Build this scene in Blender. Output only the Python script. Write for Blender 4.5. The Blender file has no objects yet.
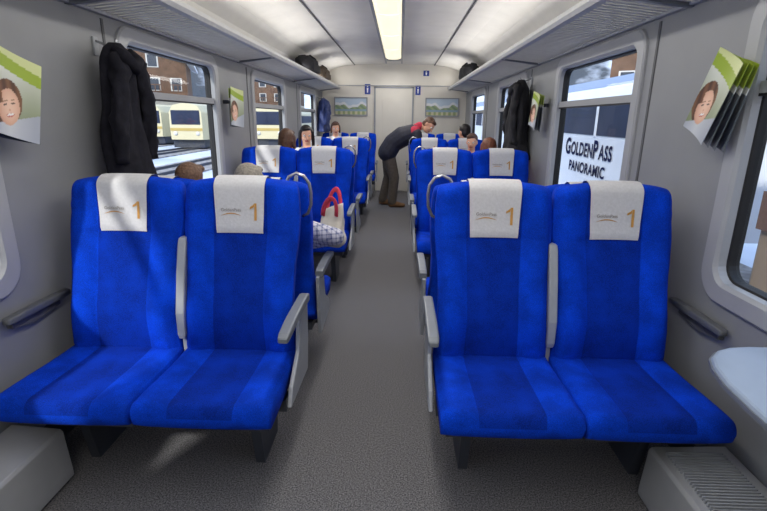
import bpy, bmesh, math, random
import numpy as np
from mathutils import Vector, Matrix, noise
random.seed(7)
S = bpy.context.scene
COL = S.collection
try:
    S.view_settings.view_transform = 'Standard'
    S.view_settings.look = 'None'
except Exception:
    pass

def lin(c):
    return tuple(((x/255.0)/12.92 if x/255.0 <= 0.04045 else (((x/255.0)+0.055)/1.055)**2.4) for x in c)

# ------------------------------------------------------------------ materials
MATS = {}
def mat(name, rgb, rough=0.6, var=0.12, scale=30.0, bump=0.0, metal=0.0, emit=None, estr=0.0, rgb2=None, sheen=0.0, detail=3.0, spec=0.5, contrast=None):
    if name in MATS: return MATS[name]
    m = bpy.data.materials.new(name); m.use_nodes = True
    nt = m.node_tree; b = nt.nodes['Principled BSDF']
    tc = nt.nodes.new('ShaderNodeTexCoord')
    nz = nt.nodes.new('ShaderNodeTexNoise'); nz.inputs['Scale'].default_value = scale; nz.inputs['Detail'].default_value = detail
    nt.links.new(tc.outputs['Object'], nz.inputs['Vector'])
    c = lin(rgb)
    if rgb2 is None:
        c1 = tuple(x*(1-var) for x in c); c2 = tuple(min(1, x*(1+var)) for x in c)
    else:
        c1 = c; c2 = lin(rgb2)
    rp = nt.nodes.new('ShaderNodeValToRGB')
    lo, hi = contrast if contrast else (0.3, 0.7)
    rp.color_ramp.elements[0].position = lo; rp.color_ramp.elements[1].position = hi
    rp.color_ramp.elements[0].color = (*c1, 1); rp.color_ramp.elements[1].color = (*c2, 1)
    nt.links.new(nz.outputs['Fac'], rp.inputs['Fac'])
    nt.links.new(rp.outputs['Color'], b.inputs['Base Color'])
    b.inputs['Roughness'].default_value = rough
    b.inputs['Metallic'].default_value = metal
    b.inputs['Specular IOR Level'].default_value = spec
    if sheen: b.inputs['Sheen Weight'].default_value = sheen
    if bump:
        bp = nt.nodes.new('ShaderNodeBump'); bp.inputs['Strength'].default_value = bump; bp.inputs['Distance'].default_value = 0.01
        nt.links.new(nz.outputs['Fac'], bp.inputs['Height']); nt.links.new(bp.outputs['Normal'], b.inputs['Normal'])
    if emit:
        b.inputs['Emission Color'].default_value = (*lin(emit), 1); b.inputs['Emission Strength'].default_value = estr
    MATS[name] = m
    return m

def mat_glass():
    m = bpy.data.materials.new('window_glass'); m.use_nodes = True; nt = m.node_tree
    nt.nodes.clear()
    o = nt.nodes.new('ShaderNodeOutputMaterial'); mx = nt.nodes.new('ShaderNodeMixShader')
    t = nt.nodes.new('ShaderNodeBsdfTransparent'); g = nt.nodes.new('ShaderNodeBsdfGlossy')
    t.inputs['Color'].default_value = (0.9, 0.93, 0.93, 1); g.inputs['Roughness'].default_value = 0.03
    mx.inputs[0].default_value = 0.05
    nt.links.new(t.outputs[0], mx.inputs[1]); nt.links.new(g.outputs[0], mx.inputs[2]); nt.links.new(mx.outputs[0], o.inputs[0])
    return m
def mat_print():
    m = bpy.data.materials.new('printed_paper'); m.use_nodes = True; nt = m.node_tree; b = nt.nodes['Principled BSDF']
    a = nt.nodes.new('ShaderNodeVertexColor'); a.layer_name = 'Col'
    nt.links.new(a.outputs['Color'], b.inputs['Base Color']); b.inputs['Roughness'].default_value = 0.35
    return m
def mat_plaid():
    m = bpy.data.materials.new('plaid_cloth'); m.use_nodes = True; nt = m.node_tree; b = nt.nodes['Principled BSDF']
    tc = nt.nodes.new('ShaderNodeTexCoord')
    cols = []
    for d in ('Z', 'Y', 'X'):
        w1 = nt.nodes.new('ShaderNodeTexWave'); w1.bands_direction = d; w1.inputs['Scale'].default_value = 12
        nt.links.new(tc.outputs['Object'], w1.inputs['Vector'])
        r = nt.nodes.new('ShaderNodeValToRGB'); r.color_ramp.elements[0].color = (0, 0, 0, 1); r.color_ramp.elements[1].color = (1, 1, 1, 1)
        r.color_ramp.elements[0].position = 0.70; r.color_ramp.elements[1].position = 0.80
        nt.links.new(w1.outputs['Fac'], r.inputs['Fac']); cols.append(r)
    a1 = nt.nodes.new('ShaderNodeMath'); a1.operation = 'ADD'; nt.links.new(cols[0].outputs[0], a1.inputs[0]); nt.links.new(cols[1].outputs[0], a1.inputs[1])
    a2 = nt.nodes.new('ShaderNodeMath'); a2.operation = 'ADD'; nt.links.new(a1.outputs[0], a2.inputs[0]); nt.links.new(cols[2].outputs[0], a2.inputs[1])
    a3 = nt.nodes.new('ShaderNodeMath'); a3.operation = 'MULTIPLY'; a3.inputs[1].default_value = 0.4; nt.links.new(a2.outputs[0], a3.inputs[0])
    rr_ = nt.nodes.new('ShaderNodeValToRGB'); rr_.color_ramp.elements[0].color = (*lin((206, 206, 218)), 1); rr_.color_ramp.elements[1].color = (*lin((84, 94, 140)), 1)
    nt.links.new(a3.outputs[0], rr_.inputs['Fac']); nt.links.new(rr_.outputs['Color'], b.inputs['Base Color']); b.inputs['Roughness'].default_value = 0.85
    return m
def mat_velour(name, rgb):
    m = bpy.data.materials.new(name); m.use_nodes = True; nt = m.node_tree; b = nt.nodes['Principled BSDF']
    tc = nt.nodes.new('ShaderNodeTexCoord')
    n1 = nt.nodes.new('ShaderNodeTexNoise'); n1.inputs['Scale'].default_value = 9; n1.inputs['Detail'].default_value = 5
    n2 = nt.nodes.new('ShaderNodeTexNoise'); n2.inputs['Scale'].default_value = 300; n2.inputs['Detail'].default_value = 2
    for n in (n1, n2): nt.links.new(tc.outputs['Object'], n.inputs['Vector'])
    ad = nt.nodes.new('ShaderNodeMath'); ad.operation = 'ADD'; nt.links.new(n1.outputs['Fac'], ad.inputs[0]); nt.links.new(n2.outputs['Fac'], ad.inputs[1])
    rp = nt.nodes.new('ShaderNodeValToRGB'); c = lin(rgb)
    ml = nt.nodes.new('ShaderNodeMath'); ml.operation = 'MULTIPLY'; ml.inputs[1].default_value = 0.5
    nt.links.new(ad.outputs[0], ml.inputs[0]); nt.links.new(ml.outputs[0], rp.inputs['Fac'])
    rp.color_ramp.elements[0].position = 0.38; rp.color_ramp.elements[1].position = 0.62
    rp.color_ramp.elements[0].color = (*[x*0.60 for x in c], 1); rp.color_ramp.elements[1].color = (*[min(1, x*1.36) for x in c], 1)
    nt.links.new(rp.outputs['Color'], b.inputs['Base Color']); b.inputs['Roughness'].default_value = 0.95; b.inputs['Specular IOR Level'].default_value = 0.15
    bp = nt.nodes.new('ShaderNodeBump'); bp.inputs['Strength'].default_value = 0.3; bp.inputs['Distance'].default_value = 0.006
    nt.links.new(ad.outputs[0], bp.inputs['Height']); nt.links.new(bp.outputs['Normal'], b.inputs['Normal'])
    return m
GLASS = mat_glass(); PRINT = mat_print(); PLAID = mat_plaid()
M_WALL = mat('wall_laminate', (138, 140, 143), 0.45, 0.05, 3)
M_ENDW = mat('end_wall_laminate', (218, 214, 205), 0.5, 0.04, 3)
M_CEIL = mat('ceiling_paint', (228, 226, 220), 0.7, 0.04, 4, spec=0.25)
M_CARPET = mat('speckled_carpet', (44, 45, 50), 0.95, 0.3, 170, 0.4, rgb2=(136, 134, 137), detail=6, contrast=(0.33, 0.70))
M_FRAME = mat('window_frame_grey', (160, 162, 166), 0.35, 0.04, 6)
M_RUB = mat('black_rubber', (22, 22, 24), 0.6)
M_SEAM = mat('dark_seam', (86, 87, 90), 0.6)
M_BLUE = mat_velour('seat_velour_bright', (0, 57, 188))
M_NAVY = mat_velour('seat_velour_deep', (0, 43, 152))
M_COVER = mat('head_cover_cloth', (198, 198, 202), 0.9, 0.05, 90, 0.1)
M_GREY = mat('grey_plastic', (108, 113, 121), 0.4, 0.05, 20)
M_WGREY = mat('wall_rest_grey', (92, 95, 100), 0.4, 0.05, 20)
M_LGREY = mat('light_grey_metal', (150, 154, 161), 0.4, 0.05, 20)
M_DGREY = mat('dark_grey_metal', (56, 60, 70), 0.5, 0.1, 20)
M_CHROME = mat('satin_steel', (190, 192, 196), 0.25, 0.03, 20, metal=0.7)
M_RACK = mat('rack_aluminium', (202, 202, 200), 0.6, 0.05, 20, spec=0.3)
M_ORANGE = mat('numeral_bronze', (192, 142, 70), 0.7)
M_PGREY = mat('print_grey', (140, 136, 132), 0.7)
M_LIGHT = mat('lamp_diffuser', (250, 246, 226), 0.4, 0.02, 5, emit=(255, 243, 206), estr=0.9)
M_HEAT = mat('heater_cover', (170, 172, 176), 0.35, 0.05, 8, metal=0.3)
M_TABLE = mat('table_laminate', (150, 164, 184), 0.3, 0.04, 12)
M_SKIN = mat('skin', (222, 168, 140), 0.55, 0.06, 20)
M_LIP = mat('lip', (176, 92, 86), 0.5)
M_EYE = mat('eye_dark', (35, 25, 22), 0.2)
M_EYEW = mat('eye_white', (235, 232, 228), 0.3)
M_BLACKC = mat('black_cloth', (24, 24, 30), 0.85, 0.3, 30, 0.3)

# ------------------------------------------------------------------ mesh builder
class MB:
    def __init__(s): s.v = []; s.f = []; s.m = []
    def add(s, vs, fs, mi=0):
        o = len(s.v); s.v += [tuple(v) for v in vs]
        for i, f in enumerate(fs):
            s.f.append([o+k for k in f]); s.m.append(mi[i] if isinstance(mi, list) else mi)
    def box(s, a, b, mi=0):
        x0, y0, z0 = a; x1, y1, z1 = b
        vs = [(x0,y0,z0),(x1,y0,z0),(x1,y1,z0),(x0,y1,z0),(x0,y0,z1),(x1,y0,z1),(x1,y1,z1),(x0,y1,z1)]
        s.add(vs, [(0,3,2,1),(4,5,6,7),(0,1,5,4),(1,2,6,5),(2,3,7,6),(3,0,4,7)], mi)
    def prism(s, pts, ax, a, b, mi=0):
        n = len(pts)
        def p(q, t):
            if ax == 0: return (t, q[0], q[1])
            if ax == 1: return (q[0], t, q[1])
            return (q[0], q[1], t)
        vs = [p(q, a) for q in pts]+[p(q, b) for q in pts]
        fs = [list(range(n))[::-1], list(range(n, 2*n))]+[(i, (i+1) % n, n+(i+1) % n, n+i) for i in range(n)]
        s.add(vs, fs, mi)
    def loft(s, loops, mi=0, cap=True, mf=None, closed=True):
        n = len(loops[0]); vs = [p for l in loops for p in l]; fs = []; ms = []
        for i in range(len(loops)-1):
            for j in range(n if closed else n-1):
                k = (j+1) % n
                fs.append((i*n+j, i*n+k, (i+1)*n+k, (i+1)*n+j)); ms.append(mf(i, j) if mf else mi)
        if cap:
            fs.append(tuple(range(n))[::-1]); ms.append(mi)
            fs.append(tuple(range((len(loops)-1)*n, len(loops)*n))); ms.append(mi)
        s.add(vs, fs, ms)
    def tube(s, pts, r, n=10, mi=0, fl=(1, 1)):
        pts = [Vector(p) for p in pts]; rs = r if isinstance(r, (list, tuple)) else [r]*len(pts)
        loops = []; prev = None
        for i, p in enumerate(pts):
            d = (pts[min(i+1, len(pts)-1)]-pts[max(i-1, 0)]).normalized()
            if prev is None:
                a = Vector((0, 0, 1)) if abs(d.z) < 0.9 else Vector((1, 0, 0))
                u = d.cross(a).normalized()
            else:
                u = (prev-d*prev.dot(d)).normalized()
            w = d.cross(u); prev = u
            loops.append([p+(u*math.cos(t)*fl[0]+w*math.sin(t)*fl[1])*rs[i] for t in [2*math.pi*k/n for k in range(n)]])
        s.loft(loops, mi)
    def ell(s, c, r, R=None, mi=0, nu=16, nv=10):
        c = Vector(c); vs = []; fs = []
        for i in range(1, nv):
            th = math.pi*i/nv
            for j in range(nu):
                ph = 2*math.pi*j/nu
                q = Vector((r[0]*math.sin(th)*math.cos(ph), r[1]*math.sin(th)*math.sin(ph), r[2]*math.cos(th)))
                vs.append(c+(R@q if R else q))
        top = Vector((0, 0, r[2])); vs.append(c+(R@top if R else top)); vs.append(c-(R@top if R else top))
        T = len(vs)-2; B = T+1
        for i in range(nv-2):
            for j in range(nu):
                k = (j+1) % nu; fs.append((i*nu+j, (i+1)*nu+j, (i+1)*nu+k, i*nu+k))
        for j in range(nu):
            k = (j+1) % nu; fs.append((T, j, k)); fs.append((B, (nv-2)*nu+k, (nv-2)*nu+j))
        s.add(vs, fs, mi)
    def cap(s, a, b, ra, rb, mi=0, n=14):
        a = Vector(a); b = Vector(b); d = (b-a)
        if d.length < 1e-6: s.ell(a, (ra, ra, ra), mi=mi); return
        d.normalize(); u = d.orthogonal().normalized(); w = d.cross(u); loops = []
        def ring(c, r): return [c+(u*math.cos(t)+w*math.sin(t))*r for t in [2*math.pi*k/n for k in range(n)]]
        for k in range(1, 5): al = math.pi/2*k/5; loops.append(ring(a-d*ra*math.cos(al), ra*math.sin(al)))
        loops.append(ring(a, ra)); loops.append(ring(b, rb))
        for k in range(4, 0, -1): al = math.pi/2*k/5; loops.append(ring(b+d*rb*math.cos(al), rb*math.sin(al)))
        s.loft(loops, mi)
    def mesh(s, name, mats, smooth=False):
        me = bpy.data.meshes.new(name); me.from_pydata(s.v, [], s.f)
        for m in mats: me.materials.append(m)
        for i, p in enumerate(me.polygons): p.material_index = s.m[i]; p.use_smooth = smooth
        bm = bmesh.new(); bm.from_mesh(me); bmesh.ops.recalc_face_normals(bm, faces=bm.faces); bm.to_mesh(me); bm.free()
        me.update()
        return me

def new(name, me, parent=None, loc=None, rot=None, bevel=0, label=None):
    o = bpy.data.objects.new(name, me); COL.objects.link(o)
    if parent: o.parent = parent
    if loc: o.location = loc
    if rot: o.rotation_euler = rot
    if bevel:
        b = o.modifiers.new('Bevel', 'BEVEL'); b.width = bevel; b.segments = 2; b.limit_method = 'ANGLE'
    if label: o['label'] = label
    return o
def tag(o, label, cat, group=None):
    o['label'] = label; o['category'] = cat
    if group: o['group'] = group
    return o
def thing(name, loc, label, cat, group=None, rz=0):
    e = bpy.data.objects.new(name, None); e.empty_display_size = 0.1; COL.objects.link(e)
    e.location = loc; e.rotation_euler = (0, 0, rz)
    return tag(e, label, cat, group)
def struct(o): o['kind'] = 'structure'; return o
def text_mesh(txt, size, ext=0.0, bold=0.0, sp=1.0):
    cu = bpy.data.curves.new('txt', 'FONT'); cu.body = txt; cu.size = size; cu.extrude = ext; cu.offset = bold; cu.resolution_u = 6; cu.space_character = sp
    o = bpy.data.objects.new('txt', cu); COL.objects.link(o)
    bpy.context.view_layer.update()
    me = bpy.data.meshes.new_from_object(o.evaluated_get(bpy.context.evaluated_depsgraph_get()))
    bpy.data.objects.remove(o)
    return me
CACHE = {}
def cached(key, fn):
    if key not in CACHE: CACHE[key] = fn()
    return CACHE[key]
def sm(x): x = max(0, min(1, x)); return x*x*(3-2*x)
def interp(x, xs, ys): return float(np.interp(x, xs, ys))
def sq(t, hx, hy, e=0.4):
    return (hx*math.copysign(abs(math.cos(t))**e, math.cos(t)), hy*math.copysign(abs(math.sin(t))**e, math.sin(t)))

# ------------------------------------------------------------------ room shell
HW = 1.42; Y0 = -2.3; YE = 9.95
WINS = {-1: [(-1.97, -0.62), (0.45, 1.74), (2.84, 4.16), (5.28, 6.62), (7.72, 9.05)],
        1: [(-1.97, -0.62), (0.45, 1.88), (2.84, 4.16), (5.28, 6.62), (7.72, 9.05)]}
WZ = (0.84, 1.84)
def wall(sx, name):
    mb = MB(); ys = [Y0]
    for a, b in WINS[sx]: ys += [a-0.02, b+0.02]
    ys.append(YE); zs = [0, WZ[0]-0.02, WZ[1]+0.02, 2.06]
    for i in range(len(ys)-1):
        for k in range(3):
            if k == 1 and i % 2 == 1: continue
            mb.box((min(sx*HW, sx*(HW+0.07)), ys[i], zs[k]), (max(sx*HW, sx*(HW+0.07)), ys[i+1], zs[k+1]))
    struct(new(name, mb.mesh(name, [M_WALL])))
wall(-1, 'wall_left'); wall(1, 'wall_right')
def rr(w, h, r, n=6):
    pts = []
    for cx, cz, a0 in ((w/2-r, h/2-r, 0), (-w/2+r, h/2-r, 90), (-w/2+r, -h/2+r, 180), (w/2-r, -h/2+r, 270)):
        for k in range(n+1):
            a = math.radians(a0+90*k/n); pts.append((cx+r*math.cos(a), cz+r*math.sin(a)))
    return pts
wn = 0
for sx in (-1, 1):
    for (a, b) in WINS[sx]:
        wn += 1; mb = MB(); w = b-a; h = WZ[1]-WZ[0]; cy = (a+b)/2; cz = (WZ[0]+WZ[1])/2
        def L(dw, r, x): return [(sx*(HW-x), cy+p[0], cz+p[1]) for p in rr(w+dw, h+dw, r)]
        loops = [L(0.18, 0.13, 0.0), L(0.175, 0.128, 0.012), L(0.155, 0.12, 0.020), L(0.03, 0.085, 0.020), L(0.012, 0.08, 0.012), L(0.0, 0.075, 0.008), L(-0.004, 0.075, -0.022), L(-0.020, 0.07, -0.026), L(-0.020, 0.07, -0.068)]
        mb.loft(loops, cap=False, mf=lambda i, j: 0 if i < 6 else 1)
        g = L(-0.018, 0.07, -0.040); mb.add(g, [tuple(range(len(g)))], 2)
        x0, x1 = sorted((sx*(HW+0.035), sx*(HW+0.005)))
        mb.box((x0, a+0.005, 1.552), (x1, b-0.005, 1.595), 0)
        mb.box((x0, a+0.005, 1.543), (x1, b-0.005, 1.553), 1)
        struct(new('window_%d' % wn, mb.mesh('window_%d' % wn, [M_FRAME, M_RUB, GLASS], False)))
mb = MB(); mb.box((-HW-0.07, Y0-0.05, -0.06), (HW+0.07, YE+0.05, 0)); struct(new('floor', mb.mesh('floor', [M_CARPET])))
prof = [(-1.44, 2.02), (-1.42, 2.12), (-1.37, 2.24), (-1.24, 2.35), (-1.02, 2.42), (-0.77, 2.45), (-0.4, 2.458), (0, 2.46)]
prof = prof+[(-x, z) for x, z in prof[-2::-1]]
mb = MB(); mb.loft([[(x, Y0, z) for x, z in prof]+[(x*1.03, Y0, z+0.06) for x, z in prof[::-1]], [(x, YE, z) for x, z in prof]+[(x*1.03, YE, z+0.06) for x, z in prof[::-1]]])
struct(new('ceiling', mb.mesh('ceiling', [M_CEIL], False)))
tn = 0
def trim(a, b, m, bevel=0):
    global tn; tn += 1
    mb = MB(); mb.box(a, b); struct(new('trim_%d' % tn, mb.mesh('trim_%d' % tn, [m]), bevel=bevel))
for sx in (-1, 1):
    trim((sx*0.772-0.007, Y0, 2.438), (sx*0.772+0.007, YE, 2.452), M_SEAM)
    for y in (0.1, 2.66, 5.08, 7.5):
        trim((min(sx*1.416, sx*1.425), y-0.010, 0.25), (max(sx*1.416, sx*1.425), y+0.010, 1.93), M_SEAM)
    trim((min(sx*1.41, sx*1.425), Y0, 0.0), (max(sx*1.41, sx*1.425), YE, 0.12), M_DGREY)
    trim((min(sx*1.395, sx*1.425), Y0, 1.945), (max(sx*1.395, sx*1.425), YE, 1.975), M_FRAME, 0.006)
mb = MB(); mb.box((-HW-0.07, YE, 0), (HW+0.07, YE+0.06, 2.52)); struct(new('wall_far', mb.mesh('wall_far', [M_ENDW])))
mb = MB(); mb.box((-HW-0.07, Y0-0.06, 0), (HW+0.07, Y0, 2.52)); struct(new('wall_near', mb.mesh('wall_near', [M_ENDW])))
mb = MB()
mb.box((-0.36, YE-0.02, 0.02), (0.36, YE, 2.02), 0)
mb.box((-0.39, YE-0.03, 0.0), (-0.36, YE, 2.05), 1); mb.box((0.36, YE-0.03, 0.0), (0.39, YE, 2.05), 1); mb.box((-0.39, YE-0.03, 2.02), (0.39, YE, 2.05), 1)
mb.box((-0.22, YE-0.026, 1.0), (0.22, YE-0.02, 1.8), 0)
mb.box((0.27, YE-0.06, 0.95), (0.29, YE-0.02, 1.15), 2)
struct(new('door_1', mb.mesh('door_1', [M_ENDW, M_LGREY, M_DGREY]), bevel=0.004))
trim((-HW, YE-0.02, 2.06), (HW, YE, 2.075), M_LGREY)

# ------------------------------------------------------------------ ceiling light
lt = thing('ceiling_light', (0, 0, 2.462), 'long recessed fluorescent strip light with cream diffuser panels', 'ceiling light')
mb = MB()
for sx in (-1, 1): mb.box((min(sx*0.128, sx*0.155), Y0+0.1, -0.05), (max(sx*0.128, sx*0.155), YE-0.6, 0.0))
mb.box((-0.15, Y0+0.1, -0.012), (0.15, YE-0.6, 0.0)); new('light_housing', mb.mesh('light_housing', [M_LGREY]), lt)
def diff():
    mb = MB(); pts = [(-0.126, -0.012), (-0.126, -0.045), (-0.085, -0.065), (0, -0.072), (0.085, -0.065), (0.126, -0.045), (0.126, -0.012)]
    mb.prism(pts, 1, 0, 1.14); return mb.mesh('light_diffuser', [M_LIGHT])
y = Y0+0.12
while y+1.2 < YE-0.5:
    new('light_diffuser', cached('diff', diff), lt, (0, y, 0)); y += 1.2

# ------------------------------------------------------------------ luggage racks
for sx in (-1, 1):
    rk = thing('luggage_rack', (sx*HW, 0, 1.94), 'slatted aluminium overhead luggage rack along the wall', 'luggage rack', 'overhead luggage racks')
    mb = MB()
    pts = [(-0.335, 0.045), (-0.37, 0.05), (-0.385, 0.07), (-0.382, 0.095), (-0.365, 0.102), (-0.35, 0.08), (-0.335, 0.065)]
    mb.prism([(sx*p[0], p[1]) for p in pts], 1, Y0, YE-0.12); new('front_rail', mb.mesh('front_rail', [M_RACK]), rk)
    mb = MB(); yy = Y0+0.02
    while yy < YE-0.14:
        pl = [(sx*-0.02, 0.018), (sx*-0.02, 0.03), (sx*-0.337, 0.067), (sx*-0.337, 0.052)]
        mb.prism(pl, 1, yy, yy+0.024); yy += 0.05
    new('shelf_slats', mb.mesh('shelf_slats', [M_RACK]), rk)
    mb = MB(); mb.box((min(0, sx*-0.03), Y0, 0.035), (max(0, sx*-0.03), YE-0.12, 0.062)); new('back_rail', mb.mesh('back_rail', [M_RACK]), rk)
    for y in (-0.0, 2.4, 4.82, 7.24, 9.6):
        mb = MB(); mb.prism([(0, 0.0), (0, 0.16), (sx*-0.03, 0.16), (sx*-0.10, 0.08), (sx*-0.35, 0.085), (sx*-0.36, 0.045), (sx*-0.1, 0.01)], 1, y-0.015, y+0.015)
        new('rack_bracket', mb.mesh('rack_bracket', [M_GREY]), rk)

# ------------------------------------------------------------------ seats
def base_y(z): return interp(z, [0.40, 0.46, 0.62, 0.8, 0.95, 1.05, 1.14, 1.22], [-0.165, -0.175, -0.165, -0.115, -0.065, -0.045, -0.035, -0.02])
def half_w(z): return interp(z, [0.40, 0.5, 0.62, 0.8, 0.9, 1.0, 1.1, 1.16, 1.22], [0.250, 0.244, 0.234, 0.238, 0.250, 0.256, 0.255, 0.25, 0.24])
def yf(s, z):
    a = abs(s)
    y = base_y(z)-(0.026-0.014*sm((z-0.95)/0.1))*sm((a-0.44)/0.28)
    y += 0.040*sm((a-0.86)/0.14)
    y += 0.005*math.exp(-((a-0.47)/0.025)**2)
    y -= 0.012*math.exp(-((z-0.6)/0.1)**2)
    y += 0.006*math.exp(-((z-0.965)/0.01)**2)*(1 if a < 0.9 else 0)
    return y
def topdrop(s): return 0.022*abs(s)**3
SF = [-1, -0.985, -0.95, -0.88, -0.8, -0.68, -0.56, -0.5, -0.47, -0.44, -0.25, 0, 0.25, 0.44, 0.47, 0.5, 0.56, 0.68, 0.8, 0.88, 0.95, 0.985, 1]
SB = [0.985, 0.95, 0.8, 0.4, 0, -0.4, -0.8, -0.95, -0.985]
def backrest():
    mb = MB(); loops = []
    zs = [0.40, 0.42, 0.46, 0.52, 0.58, 0.64, 0.7, 0.76, 0.82, 0.88, 0.93, 0.955, 0.965, 0.975, 1.0, 1.04, 1.08, 1.12, 1.145, 1.16]
    rz = 0.036
    for z in zs: loops.append((z, 1.0))
    for k in range(1, 8):
        a = math.pi/2*k/7; loops.append((1.169+rz*math.sin(a), max(0.06, math.cos(a))))
    out = []
    for z, q in loops:
        w = half_w(z)*(0.955+0.045*q if q < 1 else 1); l = []
        for s in SF:
            f = yf(s, z); mid = base_y(z)+0.055
            zz = z-topdrop(s)*(1 if z > 1.1 else 0)
            l.append((s*w, mid+(f-mid)*q, zz))
        for s in SB:
            mid = base_y(z)+0.055; f = base_y(z)+0.115-0.025*abs(s)**6
            zz = z-topdrop(s)*(1 if z > 1.1 else 0)
            l.append((s*w, mid+(f-mid)*q, zz))
        out.append(l)
    nF = len(SF)
    def mf(i, j):
        if j < nF-1 and abs((SF[j]+SF[j+1])/2) < 0.47: return 1
        return 0
    mb.loft(out, mf=mf); return mb.mesh('backrest', [M_BLUE, M_NAVY], True)
def cushion():
    mb = MB(); loops = []
    st = [(-0.12, 1), (-0.16, 1), (-0.25, 1), (-0.35, 1), (-0.45, 1), (-0.53, 1), (-0.605, 1)]
    for k in range(1, 8):
        a = math.pi/2*k/7; st.append((-0.605-0.038*math.sin(a), max(0.1, math.cos(a))))
    for y, q in st:
        w = interp(-y, [0.12, 0.4, 0.62], [0.25, 0.2535, 0.2545])*(0.985+0.015*q); l = []
        zt = interp(-y, [0.12, 0.3, 0.5, 0.62], [0.452, 0.448, 0.458, 0.460]); zb = interp(-y, [0.1, 0.62], [0.35, 0.352]); mid = (zt+zb)/2
        for s in SF:
            a = abs(s); z = zt+0.007*sm((a-0.46)/0.2)-0.018*sm((a-0.92)/0.08)-0.005*math.exp(-((a-0.47)/0.025)**2)
            l.append((s*w, y, mid+(z-mid)*q))
        for s in SB: l.append((s*w, y, mid+(zb+0.01*abs(s)**4-mid)*q))
        loops.append(l)
    nF = len(SF)
    mb.loft(loops, mf=lambda i, j: 1 if (j < nF-1 and abs((SF[j]+SF[j+1])/2) < 0.47) else 0)
    return mb.mesh('seat_cushion', [M_BLUE, M_NAVY], True)
def cover():
    mb = MB(); xs = [(-1+2*i/8)*0.108 for i in range(9)]; rows = []
    def pt(x, z, side, q=1.0, off=0.005):
        s = x/0.25; mid = base_y(z)+0.055
        f = yf(min(0.40, abs(s)), z) if side == 0 else base_y(z)+0.115
        yv = mid+(f-mid)*q+(-off if side == 0 else off)*max(q, 0.2)
        return (x*interp(z, [0.95, 1.2], [0.95, 1.05]), yv, z-topdrop(s)+0.003*(1-q))
    for z in [0.968, 0.985, 1.0, 1.04, 1.08, 1.12, 1.15, 1.168]: rows.append([pt(x, z, 0) for x in xs])
    for k in range(1, 7):
        a = math.pi/2*k/7; rows.append([pt(x, 1.169+0.0425*math.sin(a), 0, math.cos(a)) for x in xs])
    for k in range(6, -1, -1):
        a = math.pi/2*k/7; rows.append([pt(x, 1.169+0.0425*math.sin(a), 1, math.cos(a)) for x in xs])
    for z in [1.12, 1.08, 1.05]: rows.append([pt(x, z, 1) for x in xs])
    mb.loft(rows, cap=False, closed=False)
    return mb.mesh('head_cover', [M_COVER], True)
def cy_(z): return yf(0.3, z)-0.0085
def on_cover(txt, size, cx, cz, m, bold, nm):
    me = text_mesh(txt, size, 0.0, bold)
    xs = [v.co.x for v in me.vertices]; ysv = [v.co.y for v in me.vertices]
    ox = (min(xs)+max(xs))/2; oy = (min(ysv)+max(ysv))/2
    for v in me.vertices:
        x = cx+v.co.x-ox; z = cz+v.co.y-oy; v.co = (x, cy_(z), z)
    me.materials.clear(); me.materials.append(m); me.name = nm; return me
def numeral():
    mb = MB(); cx, cz = 0.060, 1.062
    quads = [[(0.006, -0.038), (0.017, -0.038), (0.017, 0.0), (0.006, 0.0)], [(0.006, 0.0), (0.017, 0.0), (0.017, 0.038), (0.008, 0.038)], [(-0.013, 0.021), (-0.013, 0.012), (0.006, 0.021), (0.0072, 0.0335)], [(-0.013, 0.021), (0.0072, 0.0335), (0.008, 0.038), (0.002, 0.031)]]
    for q in quads: mb.add([(cx+x, cy_(cz+z), cz+z) for x, z in q], [(0, 1, 2, 3)])
    return mb.mesh('cover_numeral', [M_ORANGE])
def swoosh():
    mb = MB(); pts = []
    for k in range(9):
        x = -0.082+0.09*k/8; z = 1.045+0.012*math.sin(k/8*math.pi); pts.append((x, cy_(z), z))
    pts2 = [(x, y, z-0.005*math.sin((i+0.5)/9*math.pi)) for i, (x, y, z) in enumerate(pts)]
    mb.loft([pts, pts2], cap=False, closed=False); return mb.mesh('cover_emblem', [M_ORANGE])
def pan():
    mb = MB(); mb.box((-0.225, -0.56, 0.31), (0.225, -0.08, 0.352)); mb.box((-0.245, -0.36, 0.26), (0.245, -0.28, 0.312))
    return mb.mesh('seat_pan', [M_DGREY])
def leg():
    mb = MB()
    mb.prism([(-0.42, 0.29), (-0.10, 0.29), (-0.14, 0.0), (-0.36, 0.0)], 0, -0.02, 0.02)
    return mb.mesh('leg', [M_DGREY])
def arm():
    mb = MB(); loops = []
    for y, z, hw, hh in [(-0.05, 0.665, 0.02, 0.018), (-0.08, 0.672, 0.022, 0.020), (-0.2, 0.674, 0.022, 0.020), (-0.35, 0.672, 0.023, 0.019), (-0.47, 0.664, 0.022, 0.016), (-0.495, 0.660, 0.019, 0.012), (-0.50, 0.658, 0.014, 0.008)]:
        loops.append([(p[0], y, z+p[1]) for p in [sq(2*math.pi*(k+0.5)/16, hw, hh, 0.3) for k in range(16)]])
    mb.loft(loops); return mb.mesh('armrest', [M_GREY], False)
def sidep():
    mb = MB()
    mb.prism([(-0.02, 0.655), (-0.17, 0.655), (-0.20, 0.60), (-0.23, 0.48), (-0.38, 0.39), (-0.42, 0.32), (-0.06, 0.30), (-0.03, 0.45)], 0, -0.009, 0.009)
    return mb.mesh('side_panel', [M_LGREY])
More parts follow.
